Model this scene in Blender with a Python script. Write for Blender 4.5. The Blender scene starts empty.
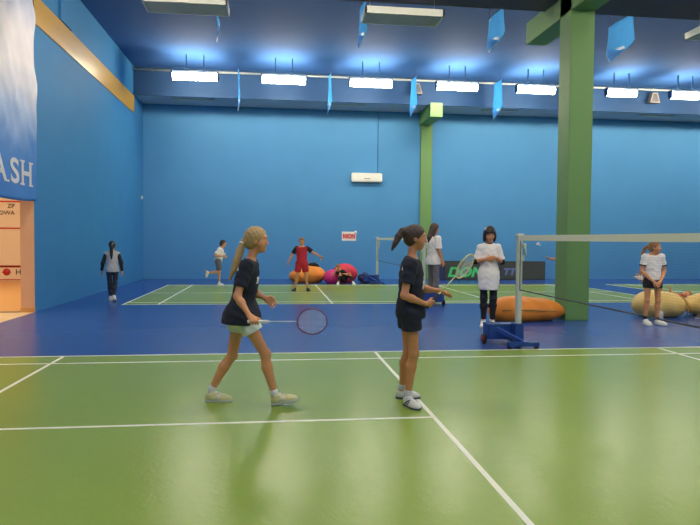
import bpy, bmesh, math, random
import numpy as np
from mathutils import Vector, Matrix
from mathutils.bvhtree import BVHTree
random.seed(7); np.random.seed(7)
SC = bpy.context.scene
COL = SC.collection

# ------------------------------------------------------------------ camera, world, exposure
def setup_camera():
    yaw, pitch, roll = .122957, -.036441, .007752
    F = Vector((math.sin(yaw)*math.cos(pitch), math.cos(yaw)*math.cos(pitch), math.sin(pitch)))
    r = Vector((math.cos(yaw), -math.sin(yaw), 0)); u = r.cross(F)
    R = r*math.cos(roll) + u*math.sin(roll); U = -r*math.sin(roll) + u*math.cos(roll)
    cd = bpy.data.cameras.new('camera'); co = bpy.data.objects.new('camera', cd); COL.objects.link(co)
    cd.sensor_fit = 'HORIZONTAL'; cd.sensor_width = 36; cd.lens = 617.44*36/700
    m = Matrix.Identity(4)
    for i in range(3):
        m[i][0] = R[i]; m[i][1] = U[i]; m[i][2] = -F[i]
    m[0][3], m[1][3], m[2][3] = -3.332, -8.0355, 1.4776
    co.matrix_world = m; cd.clip_start = .05; cd.clip_end = 200
    SC.camera = co
setup_camera()
w = bpy.data.worlds.new('world'); SC.world = w; w.use_nodes = True
w.node_tree.nodes['Background'].inputs[0].default_value = (.6, .7, .9, 1)
w.node_tree.nodes['Background'].inputs[1].default_value = .15
SC.view_settings.view_transform = 'Standard'; SC.view_settings.look = 'None'
SC.view_settings.gamma = 1; SC.view_settings.use_curve_mapping = False
SC.view_settings.exposure = 0.69
SC.cycles.use_denoising = True
SC.cycles.max_bounces = 8; SC.cycles.diffuse_bounces = 5; SC.cycles.glossy_bounces = 3
SC.cycles.sample_clamp_indirect = 6
LAMP_STRENGTH = 58.0; FILL_STRENGTH_NEAR = 50.0; FILL_STRENGTH_MID = 22.0        # hall lamps along the back wall; near and mid rows are added fill
SQUASH_POWER = 370.0        # the squash court's warm lamps

# ------------------------------------------------------------------ materials
def s2l(c):
    return tuple(((v/255)/12.92 if v/255 <= .04045 else ((v/255+.055)/1.055)**2.4) for v in c)
MATS = {}
def mat(name, rgb, rough=.6, var=.08, nscale=8, bump=0, bscale=60, spec=.5, emit=0, metal=0, stretch=None, sheen=0):
    if name in MATS: return MATS[name]
    m = bpy.data.materials.new(name); m.use_nodes = True
    nt = m.node_tree; b = nt.nodes['Principled BSDF']
    c = s2l(rgb)
    tc = nt.nodes.new('ShaderNodeTexCoord'); mp = nt.nodes.new('ShaderNodeMapping')
    nt.links.new(tc.outputs['Object'], mp.inputs[0])
    if stretch: mp.inputs['Scale'].default_value = stretch
    no = nt.nodes.new('ShaderNodeTexNoise'); no.inputs['Scale'].default_value = nscale; no.inputs['Detail'].default_value = 4
    nt.links.new(mp.outputs[0], no.inputs['Vector'])
    mx = nt.nodes.new('ShaderNodeMixRGB')
    mx.inputs[1].default_value = (*[v*(1-var) for v in c], 1); mx.inputs[2].default_value = (*[min(1, v*(1+var)) for v in c], 1)
    nt.links.new(no.outputs['Fac'], mx.inputs[0]); nt.links.new(mx.outputs[0], b.inputs['Base Color'])
    b.inputs['Roughness'].default_value = rough; b.inputs['Specular IOR Level'].default_value = spec; b.inputs['Metallic'].default_value = metal
    if sheen: b.inputs['Sheen Weight'].default_value = sheen
    if emit:
        b.inputs['Emission Color'].default_value = (*c, 1); b.inputs['Emission Strength'].default_value = emit
    if bump:
        n2 = nt.nodes.new('ShaderNodeTexNoise'); n2.inputs['Scale'].default_value = bscale; n2.inputs['Detail'].default_value = 3
        nt.links.new(mp.outputs[0], n2.inputs['Vector'])
        bp = nt.nodes.new('ShaderNodeBump'); bp.inputs['Strength'].default_value = bump; bp.inputs['Distance'].default_value = .01
        nt.links.new(n2.outputs['Fac'], bp.inputs['Height']); nt.links.new(bp.outputs[0], b.inputs['Normal'])
    MATS[name] = m; return m

M_wall = mat('blue painted plaster', (74, 138, 190), .6, .06, 1.2, .25, 45, spec=.25)
M_wall_l = mat('blue painted rough plaster', (64, 132, 186), .65, .07, 1.5, .3, 40, spec=.1)
M_bulk = mat('blue painted bulkhead', (40, 70, 108), .6, .05, 1, spec=.15)
M_ceil = mat('dark slate blue ceiling paint', (56, 94, 150), .8, .08, .6, spec=.08)
M_girder = mat('dark purple grey girder paint', (74, 68, 84), .7, .1, 1)
M_green = mat('green painted column', (100, 142, 82), .55, .06, 2, .1, 60)
M_soffit = mat('grey blue soffit', (176, 178, 196), .7, .06, 1)
M_wood = mat('yellow varnished wood band', (206, 160, 70), .32, .1, 3, 0, stretch=(1, .3, 4))
M_white = mat('white line paint', (232, 234, 214), .45, .04, 6)
def floor_mat(name, rgb, rough, var, bstr=.05):
    m = mat(name, rgb, rough, var, .9)
    nt = m.node_tree; b = nt.nodes['Principled BSDF']
    tc = nt.nodes['Texture Coordinate']
    n2 = nt.nodes.new('ShaderNodeTexNoise'); n2.inputs['Scale'].default_value = 22; n2.inputs['Detail'].default_value = 8; n2.inputs['Roughness'].default_value = .62; n2.inputs['Distortion'].default_value = 1.2
    n3 = nt.nodes.new('ShaderNodeTexNoise'); n3.inputs['Scale'].default_value = 9; n3.inputs['Detail'].default_value = 5; n3.inputs['Distortion'].default_value = 1.5
    nt.links.new(tc.outputs['Object'], n2.inputs['Vector']); nt.links.new(tc.outputs['Object'], n3.inputs['Vector'])
    mr = nt.nodes.new('ShaderNodeMapRange'); mr.inputs[1].default_value = .3; mr.inputs[2].default_value = .7
    mr.inputs[3].default_value = rough-.02; mr.inputs[4].default_value = rough+.03
    nt.links.new(n2.outputs['Fac'], mr.inputs[0]); nt.links.new(mr.outputs[0], b.inputs['Roughness']) if bstr else None
    bp = nt.nodes.new('ShaderNodeBump'); bp.inputs['Strength'].default_value = bstr; bp.inputs['Distance'].default_value = .01; b.inputs['IOR'].default_value = 1.2 if bstr else 1.3
    ad = nt.nodes.new('ShaderNodeMath'); ad.operation = 'MULTIPLY_ADD'; ad.inputs[1].default_value = .6
    nt.links.new(n2.outputs['Fac'], ad.inputs[0]); nt.links.new(n3.outputs['Fac'], ad.inputs[2])
    nt.links.new(ad.outputs[0], bp.inputs['Height']); nt.links.new(bp.outputs[0], b.inputs['Normal']) if bstr else None
    return m
M_fblue = floor_mat('blue vinyl sports floor', (46, 80, 152), .26, .04, 0)
M_fgreen = floor_mat('green vinyl court', (134, 160, 70), .23, .07, .2)
M_peach = mat('peach plaster', (226, 176, 140), .6, .04, 2)
M_sqwall = mat('cream squash wall', (232, 214, 190), .6, .04, 2)
M_sqfloor = mat('maple squash floor', (214, 160, 96), .4, .08, 3, stretch=(4, .4, 1))
M_tile = mat('sand coloured threshold floor', (206, 180, 140), .5, .05, 3)
M_red = mat('red line paint', (190, 50, 50), .5)
M_dkgrey = mat('dark grey metal', (60, 62, 68), .5)
M_lampgrey = mat('pale grey enamel', (168, 172, 168), .5)
M_louvre = mat('grey louvre metal', (214, 216, 212), .5)
M_frame = mat('white fixture enamel', (228, 230, 222), .45)
M_speaker = mat('taupe speaker shell', (118, 110, 100), .6)
M_lens = mat('lit lamp lens', (255, 240, 212), .5, 0, emit=LAMP_STRENGTH)
M_fill_near = mat('added fill lamp lens over the near court', (255, 240, 212), .5, 0, emit=FILL_STRENGTH_NEAR)
M_fill_mid = mat('added fill lamp lens behind the girder', (255, 240, 212), .5, 0, emit=FILL_STRENGTH_MID)
M_plastic = mat('white plastic', (222, 222, 214), .4, .03)
def cloth_mat(name, rgb):
    m = mat(name, rgb, .5, .1, 5); nt = m.node_tree; b = nt.nodes['Principled BSDF']
    tr = nt.nodes.new('ShaderNodeBsdfTranslucent'); mx = nt.nodes.new('ShaderNodeMixShader'); mx.inputs[0].default_value = .7
    src = b.inputs['Base Color'].links[0].from_socket; nt.links.new(src, tr.inputs[0])
    nt.links.new(b.outputs[0], mx.inputs[1]); nt.links.new(tr.outputs[0], mx.inputs[2]); nt.links.new(mx.outputs[0], nt.nodes['Material Output'].inputs[0])
    return m
M_pennant = cloth_mat('bright blue pennant cloth', (120, 205, 255))
M_silver = mat('silver foil corner', (214, 222, 232), .3, .1, 10)
M_cart = mat('dark blue enamel', (30, 66, 140), .4, .06)
M_post = mat('pale grey painted steel', (188, 196, 190), .4, .04)
M_rubber = mat('black rubber', (28, 28, 30), .7)
M_redpl = mat('red plastic', (180, 40, 50), .4)
M_net = mat('dark net twine', (70, 74, 84), .8)
M_tape = mat('white net tape', (214, 216, 200), .7, .03)
M_skin = mat('skin', (216, 148, 102), .5, .06, 12)
M_skin2 = mat('tanned skin', (202, 136, 94), .5, .06, 12)
M_lip = mat('lips', (178, 104, 94), .5)
M_eye = mat('eye white', (220, 214, 208), .3)
M_iris = mat('dark iris', (48, 38, 34), .3)
M_blond = mat('blond hair', (182, 150, 98), .5, .4, 60, .5, 140, stretch=(1, 1, .3))
M_brow_b = mat('blond brow', (150, 120, 84), .7)
M_brown = mat('dark brown hair', (72, 52, 44), .45, .4, 60, .5, 140, stretch=(1, 1, .3))
M_black_h = mat('near black hair', (40, 32, 32), .42, .4, 60, .5, 140, stretch=(1, 1, .3))
M_ginger = mat('light brown hair', (142, 104, 70), .5, .4, 60, .5, 140, stretch=(1, 1, .3))
M_navy = mat('navy cotton', (26, 30, 48), .85, .15, 14, .3, 30)
M_blackc = mat('black cotton', (26, 26, 32), .85, .15, 14, .3, 30)
M_wcloth = mat('white cotton', (234, 230, 228), .85, .04, 10, .4, 22)
M_wshort = mat('white sports cloth', (212, 220, 212), .8, .04, 10, .4, 22)
M_greyc = mat('grey cotton', (104, 104, 110), .85, .1, 14, .3, 30)
M_ltgrey = mat('light grey fleece', (178, 180, 184), .9, .06, 14, .3, 30)
M_jean = mat('dark denim', (40, 46, 62), .85, .12, 20, .3, 30)
M_redc = mat('red sports cloth', (186, 34, 52), .75, .08, 12, .3, 30)
M_shoe_y = mat('cream and lime shoe leather', (214, 208, 150), .5, .15, 18)
M_shoe_w = mat('white shoe leather', (222, 220, 214), .5, .05, 18)
M_shoe_k = mat('black shoe leather', (34, 34, 38), .5)
M_sole = mat('pale shoe sole', (196, 196, 196), .6)
M_sole_d = mat('dark shoe sole', (74, 74, 96), .6)
M_trim_s = mat('navy shoe trim', (60, 66, 104), .5)
M_sock = mat('white sock', (222, 222, 222), .9)
M_bag_o = mat('orange bean bag cloth', (226, 136, 44), .6, .07, 5, .5, 14)
M_bag_y = mat('mustard yellow bean bag cloth', (226, 192, 112), .6, .07, 3, .3, 9)
M_bag_r = mat('red bean bag cloth', (206, 44, 66), .6, .07, 5, .5, 14)
M_bag_p = mat('magenta bean bag cloth', (212, 44, 120), .6, .07, 5, .5, 14)
M_seam = mat('tan seam tape', (170, 128, 70), .8)
M_board = mat('dark barrier cloth', (58, 66, 62), .7, .1, 4)
M_board_n = mat('navy barrier cloth', (34, 48, 92), .7, .1, 4)
M_letg = mat('bright green print', (70, 205, 120), .6, .05)
M_letb = mat('pale blue print', (92, 116, 166), .6, .05)
M_print = mat('white fabric print', (216, 216, 220), .7)
M_ink = mat('dark ink', (70, 62, 60), .7)
M_racw = mat('white racket frame', (222, 214, 220), .35)
M_racm = mat('maroon racket frame', (128, 60, 92), .35)
M_racy = mat('pale yellow racket frame', (222, 214, 150), .35)
M_string = mat('white racket string', (226, 226, 232), .5)
M_grip = mat('white grip tape', (214, 214, 212), .8)
M_gripd = mat('dark grip tape', (34, 36, 54), .8)
def banner_mat():
    m = mat('banner print', (60, 120, 190), .6)
    nt = m.node_tree; b = nt.nodes['Principled BSDF']; tc = nt.nodes['Texture Coordinate']
    sp = nt.nodes.new('ShaderNodeSeparateXYZ'); nt.links.new(tc.outputs['Object'], sp.inputs[0])
    no = nt.nodes.new('ShaderNodeTexNoise'); no.inputs['Scale'].default_value = .9; no.inputs['Distortion'].default_value = 1
    nt.links.new(tc.outputs['Object'], no.inputs['Vector'])
    ma = nt.nodes.new('ShaderNodeMath'); ma.operation = 'MULTIPLY_ADD'; ma.inputs[1].default_value = 1.2
    nt.links.new(no.outputs['Fac'], ma.inputs[0]); nt.links.new(sp.outputs[2], ma.inputs[2])
    mr = nt.nodes.new('ShaderNodeMapRange'); mr.inputs[1].default_value = 2.6; mr.inputs[2].default_value = 7.6
    nt.links.new(ma.outputs[0], mr.inputs[0])
    cr = nt.nodes.new('ShaderNodeValToRGB'); e = cr.color_ramp.elements
    e[0].position = .0; e[0].color = (*s2l((48, 122, 200)), 1)
    e[1].position = 1; e[1].color = (*s2l((50, 84, 150)), 1)
    for p, c in ((.2, (56, 128, 204)), (.36, (160, 186, 226)), (.5, (246, 238, 242)), (.66, (242, 234, 242)), (.84, (150, 172, 214))):
        k = cr.color_ramp.elements.new(p); k.color = (*s2l(c), 1)
    nt.links.new(mr.outputs[0], cr.inputs[0]); nt.links.new(cr.outputs[0], b.inputs['Base Color'])
    return m
M_banner = banner_mat()

# ------------------------------------------------------------------ objects helpers
def empty(name, label, cat, loc=(0, 0, 0), rz=0, group=None):
    o = bpy.data.objects.new(name, None); COL.objects.link(o); o.location = loc; o.rotation_euler = (0, 0, rz)
    o.empty_display_size = .1
    tag(o, label, cat, group); return o
def tag(o, label, cat, group=None):
    o['label'] = label; o['category'] = cat
    if group: o['group'] = group
    return o
def link(name, me, mats, parent=None, smooth=False, label=None):
    o = bpy.data.objects.new(name, me); COL.objects.link(o)
    if not isinstance(mats, (list, tuple)): mats = [mats]
    for m in mats: me.materials.append(m)
    if parent: o.parent = parent
    if smooth:
        me.polygons.foreach_set('use_smooth', [True]*len(me.polygons))
    if label: o['label'] = label
    return o
class MB:
    """collects solids into one mesh"""
    def __init__(s): s.bm = bmesh.new()
    def _tag(s, n0, mi, sm=False):
        s.bm.faces.ensure_lookup_table()
        for f in s.bm.faces[n0:]: f.material_index = mi; f.smooth = sm
    def box(s, a, b, mi=0, bev=0, mtx=None):
        n0 = len(s.bm.faces)
        c = [(a[i]+b[i])/2 for i in range(3)]; d = [abs(b[i]-a[i]) for i in range(3)]
        r = bmesh.ops.create_cube(s.bm, size=1, matrix=Matrix.Translation(c) @ Matrix.Diagonal((*d, 1)))
        if mtx: bmesh.ops.transform(s.bm, matrix=mtx, verts=r['verts'])
        if bev:
            es = list({e for v in r['verts'] for e in v.link_edges})
            bmesh.ops.bevel(s.bm, geom=es, offset=bev, segments=2, affect='EDGES')
        s._tag(n0, mi); return s
    def quad(s, pts, mi=0):
        n0 = len(s.bm.faces); s.bm.faces.new([s.bm.verts.new(p) for p in pts]); s._tag(n0, mi); return s
    def prism(s, poly, vec, mi=0):
        n0 = len(s.bm.faces)
        A = [s.bm.verts.new(p) for p in poly]; B = [s.bm.verts.new(Vector(p)+Vector(vec)) for p in poly]
        s.bm.faces.new(A[::-1]); s.bm.faces.new(B); n = len(poly)
        for i in range(n): s.bm.faces.new((A[i], A[(i+1) % n], B[(i+1) % n], B[i]))
        bmesh.ops.recalc_face_normals(s.bm, faces=s.bm.faces[n0:] if False else list(s.bm.faces)[n0:])
        s._tag(n0, mi); return s
    def tube(s, pts, r, seg=10, mi=0, closed=False, cap=True):
        n0 = len(s.bm.faces); pts = [Vector(p) for p in pts]; n = len(pts); rings = []
        rs = r if isinstance(r, (list, tuple)) else [r]*n
        prev = None
        for i, p in enumerate(pts):
            if closed: t = pts[(i+1) % n]-pts[i-1]
            else: t = pts[min(i+1, n-1)]-pts[max(i-1, 0)]
            t.normalize()
            if prev is None:
                a = t.orthogonal().normalized()
            else:
                a = prev - t*prev.dot(t); a = a.normalized() if a.length > 1e-6 else t.orthogonal().normalized()
            prev = a; b = t.cross(a)
            rings.append([s.bm.verts.new(p + (a*math.cos(2*math.pi*k/seg)+b*math.sin(2*math.pi*k/seg))*rs[i]) for k in range(seg)])
        for i in range(n if closed else n-1):
            A, B = rings[i], rings[(i+1) % n]
            for k in range(seg): s.bm.faces.new((A[k], A[(k+1) % seg], B[(k+1) % seg], B[k]))
        if not closed and cap: s.bm.faces.new(rings[0][::-1]); s.bm.faces.new(rings[-1])
        s._tag(n0, mi, True); return s
    def ball(s, c, r, mi=0, seg=12, mtx=None):
        n0 = len(s.bm.faces); r = r if isinstance(r, (tuple, list)) else (r, r, r)
        bmesh.ops.create_uvsphere(s.bm, u_segments=seg, v_segments=max(6, seg//2), radius=1, matrix=Matrix.Translation(c) @ (mtx or Matrix.Identity(4)) @ Matrix.Diagonal((*r, 1)))
        s._tag(n0, mi, True); return s
    def build(s, name, mats, parent=None, label=None):
        me = bpy.data.meshes.new(name); s.bm.normal_update(); s.bm.to_mesh(me); s.bm.free()
        return link(name, me, mats, parent, label=label)
def struct(o): o['kind'] = 'structure'; return o
def text_mesh(name, txt, size, mtx, mats, parent=None, ext=.002, off=0, align='LEFT', fn=None, xs=1):
    cu = bpy.data.curves.new(name, 'FONT'); cu.body = txt; cu.size = size; cu.extrude = ext; cu.offset = off; cu.align_x = align
    t = bpy.data.objects.new(name, cu); COL.objects.link(t); bpy.context.view_layer.update()
    me = bpy.data.meshes.new_from_object(t.evaluated_get(bpy.context.evaluated_depsgraph_get()))
    bpy.data.objects.remove(t); me.materials.clear(); me.transform(Matrix.Diagonal((xs, 1, 1, 1))); me.transform(mtx)
    if fn:
        for v in me.vertices: v.co = fn(v.co)
    return link(name, me, mats, parent)
def copy_tree(o, parent=None, label=None):
    c = o.copy(); COL.objects.link(c)
    if parent: c.parent = parent
    if label: c['label'] = label
    for ch in list(o.children): copy_tree(ch, c)
    return c

# ------------------------------------------------------------------ implicit surfaces (for bodies, clothes, bags)
V3 = lambda p: np.array(p, float)
def nrm(v): v = V3(v); return v/np.linalg.norm(v)
def cap(a, b, ra, rb=None, k=.02): return ('c', V3(a), V3(b), ra, ra if rb is None else rb, k)
def ell(c, r, axes=None, k=.03): return ('e', V3(c), V3(r), np.eye(3) if axes is None else np.array(axes, float), k)
def sub(p): return ('-', p)
def pbb(p):
    if p[0] == 'c':
        m = max(p[3], p[4]); return np.minimum(p[1], p[2])-m, np.maximum(p[1], p[2])+m
    e = np.sqrt(((p[3]*p[2][:, None])**2).sum(0)); return p[1]-e, p[1]+e
def pev(p, X, Y, Z):
    if p[0] == 'c':
        a, b = p[1], p[2]; d = b-a; L = max(d@d, 1e-9)
        t = np.clip(((X-a[0])*d[0]+(Y-a[1])*d[1]+(Z-a[2])*d[2])/L, 0, 1)
        return np.sqrt((X-a[0]-t*d[0])**2+(Y-a[1]-t*d[1])**2+(Z-a[2]-t*d[2])**2)-(p[3]+(p[4]-p[3])*t)
    x, y, z = X-p[1][0], Y-p[1][1], Z-p[1][2]
    q = [(x*ax[0]+y*ax[1]+z*ax[2]) for ax in p[3]]
    k0 = np.sqrt(sum((q[i]/p[2][i])**2 for i in range(3))); k1 = np.sqrt(sum((q[i]/p[2][i]**2)**2 for i in range(3)))
    return k0*(k0-1)/np.maximum(k1, 1e-6)
def smin(a, b, k):
    h = np.maximum(k-np.abs(a-b), 0)/k; return np.minimum(a, b)-h*h*k*.25
def sdf_mesh(name, groups, h, wr=None):
    """groups: list of dict(p=[prims], cut=[(point, normal)], k=blend with the other groups)"""
    lo = np.min([pbb(p[1] if p[0] == '-' else p)[0] for g in groups for p in g['p']], 0)-.03-2*h
    hi = np.max([pbb(p[1] if p[0] == '-' else p)[1] for g in groups for p in g['p']], 0)+.03+2*h
    n = np.ceil((hi-lo)/h).astype(int)+1
    ax = [(lo[i]+h*np.arange(n[i])).astype(np.float32) for i in range(3)]
    V = np.full(n, .5, np.float32)
    for gi, g in enumerate(groups):
        gl = np.min([pbb(p[1] if p[0] == '-' else p)[0] for p in g['p']], 0)-.03
        gh = np.max([pbb(p[1] if p[0] == '-' else p)[1] for p in g['p']], 0)+.03
        i0 = np.maximum(((gl-lo)/h).astype(int), 0); i1 = np.minimum(((gh-lo)/h).astype(int)+2, n)
        G = np.full(i1-i0, .5, np.float32); ga = [ax[i][i0[i]:i1[i]] for i in range(3)]
        for p in g['p']:
            neg = p[0] == '-'; p = p[1] if neg else p; k = p[-1]
            bl, bh = pbb(p); bl = bl-k-2*h-.004; bh = bh+k+2*h+.004
            j0 = np.clip(((bl-gl)/h).astype(int)-1, 0, None); j1 = np.minimum(((bh-gl)/h).astype(int)+3, G.shape)
            sl = tuple(slice(j0[i], max(j1[i], j0[i])) for i in range(3))
            X, Y, Z = np.ix_(*[ga[i][sl[i]] for i in range(3)])
            d = pev(p, X, Y, Z).astype(np.float32)
            G[sl] = -smin(-G[sl], d, k) if neg else smin(G[sl], d, k)
        X, Y, Z = np.ix_(*ga)
        if wr: G = G+wr(X, Y, Z).astype(np.float32)
        for c in g.get('cut', []):
            pt, nn = V3(c[0]), nrm(c[1])
            G = np.maximum(G, ((X-pt[0])*nn[0]+(Y-pt[1])*nn[1]+(Z-pt[2])*nn[2]).astype(np.float32))
        sl = tuple(slice(i0[i], i1[i]) for i in range(3))
        V[sl] = smin(V[sl], G, g.get('k', .02))
    return nets(name, V, lo, h)
def nets(name, V, o, h):
    s = V < 0; n = V.shape
    cnt = np.zeros([d-1 for d in n], np.int8)
    off = [(i, j, k) for i in (0, 1) for j in (0, 1) for k in (0, 1)]
    for a in off: cnt += s[a[0]:n[0]-1+a[0], a[1]:n[1]-1+a[1], a[2]:n[2]-1+a[2]]
    m = (cnt > 0) & (cnt < 8); I = np.array(np.nonzero(m)).T
    idx = np.full(m.shape, -1, np.int32); idx[m] = np.arange(len(I))
    cv = {a: V[I[:, 0]+a[0], I[:, 1]+a[1], I[:, 2]+a[2]] for a in off}
    acc = np.zeros((len(I), 3)); c = np.zeros(len(I))
    for a in off:
        for d in range(3):
            if a[d]: continue
            b = list(a); b[d] = 1; b = tuple(b); va, vb = cv[a], cv[b]
            x = (va < 0) != (vb < 0); t = np.where(x, va/np.where(x, va-vb, 1), 0)
            for q in range(3): acc[:, q] += np.where(x, a[q]+(t if q == d else 0), 0)
            c += x
    P = (acc/c[:, None]+I)*h+o
    Q = []
    for d in range(3):
        e, f = (d+1) % 3, (d+2) % 3
        sa = [slice(None)]*3; sb = [slice(None)]*3; sa[d] = slice(0, n[d]-1); sb[d] = slice(1, n[d])
        A, B = s[tuple(sa)], s[tuple(sb)]
        E = np.array(np.nonzero(A != B)).T
        ok = (E[:, e] > 0) & (E[:, f] > 0) & (E[:, e] < n[e]-1) & (E[:, f] < n[f]-1); E = E[ok]
        ins = A[E[:, 0], E[:, 1], E[:, 2]]
        def cell(de, df):
            C = E.copy(); C[:, e] -= de; C[:, f] -= df; return idx[C[:, 0], C[:, 1], C[:, 2]]
        q = np.stack([cell(1, 1), cell(0, 1), cell(0, 0), cell(1, 0)], 1)
        q[~ins] = q[~ins][:, ::-1]; Q.append(q)
    Q = np.concatenate(Q)
    me = bpy.data.meshes.new(name)
    me.vertices.add(len(P)); me.vertices.foreach_set('co', P.astype(np.float32).ravel())
    me.loops.add(len(Q)*4); me.loops.foreach_set('vertex_index', Q.astype(np.int32).ravel())
    me.polygons.add(len(Q)); me.polygons.foreach_set('loop_start', np.arange(len(Q), dtype=np.int32)*4)
    me.update(calc_edges=True); me.validate()
    return me

# ------------------------------------------------------------------ people
def frame(f, up=(0, 0, 1)):
    f = nrm(f); l = nrm(np.cross(up, f)); u = np.cross(f, l); return f, l, u
def hand_open(W, d, n, s, sc, curl=.35, spread=.0):
    """W wrist, d direction of the hand, n palm normal, s thumb side"""
    d, n, s = nrm(d), nrm(n), nrm(s); W = V3(W); out = []
    K = W+d*.075*sc
    out.append(cap(W, W+d*.03*sc, .020*sc, .022*sc, .012))
    for o in (-.026, -.009, .009, .026):
        out.append(cap(W+d*.02*sc+s*o*.7*sc, K+s*o*sc, .0135*sc, .0115*sc, .012))
    for i, (o, L) in enumerate(((.031, .068), (.0105, .078), (-.0105, .072), (-.031, .056))):
        p = K+s*o*sc; a = curl*(.7+.12*i); r = .0085*sc
        for j, fr in enumerate((.45, .32, .23)):
            dd = nrm(d*math.cos(a)+n*math.sin(a)+s*o*4*(spread+.25)); q = p+dd*L*fr*sc
            out.append(cap(p, q, r, r*.9, .004)); p = q; r *= .9; a += curl
    p = W+d*.022*sc+s*.02*sc; q = p+nrm(d*.6+s*.75+n*.3)*.038*sc; t = q+nrm(d*.85+s*.25+n*.35)*.03*sc
    u = t+nrm(d*.9+n*.4)*.022*sc
    out += [cap(p, q, .015*sc, .0115*sc, .012), cap(q, t, .0105*sc, .0095*sc, .005), cap(t, u, .0095*sc, .008*sc, .005)]
    return out
def hand_grip(W, G, a, n, sc, R=.021):
    """hand closed round a bar: G point on the bar, a bar axis (index finger side), n palm normal"""
    W, G, a = V3(W), V3(G), nrm(a)
    n = V3(n); n = nrm(n-a*(n@a)); d = G-W; d = d-a*(d@a); d = d-n*(d@n)
    d = nrm(d) if np.linalg.norm(d) > 1e-4 else nrm(np.cross(a, n))
    out = [cap(W, W+(G-W)*.35, .021*sc, .023*sc, .012)]
    for o in (-.028, -.009, .009, .028):
        out.append(cap(W+(G-W)*.3+a*o*.6*sc-n*.004, G+a*o*sc-n*(R+.006)*sc-d*.004, .0135*sc, .012*sc, .012))
    for o, end in ((.034, 225), (.0115, 235), (-.0115, 235), (-.034, 225)):
        p = None
        for t in range(-5, end+1, 46):
            th = math.radians(t); q = G+a*o*sc+(-n*math.cos(th)+d*math.sin(th))*(R+.003)*sc
            if p is not None: out.append(cap(p, q, .0085*sc, .008*sc, .004))
            p = q
    p = W+(G-W)*.45+a*.022*sc; q = G+a*.045*sc+n*.012*sc-d*.02*sc; t = G+a*.066*sc+n*.02*sc-d*.004*sc
    out += [cap(p, q, .015*sc, .0115*sc, .012), cap(q, t, .0105*sc, .009*sc, .005)]
    return out

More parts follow.
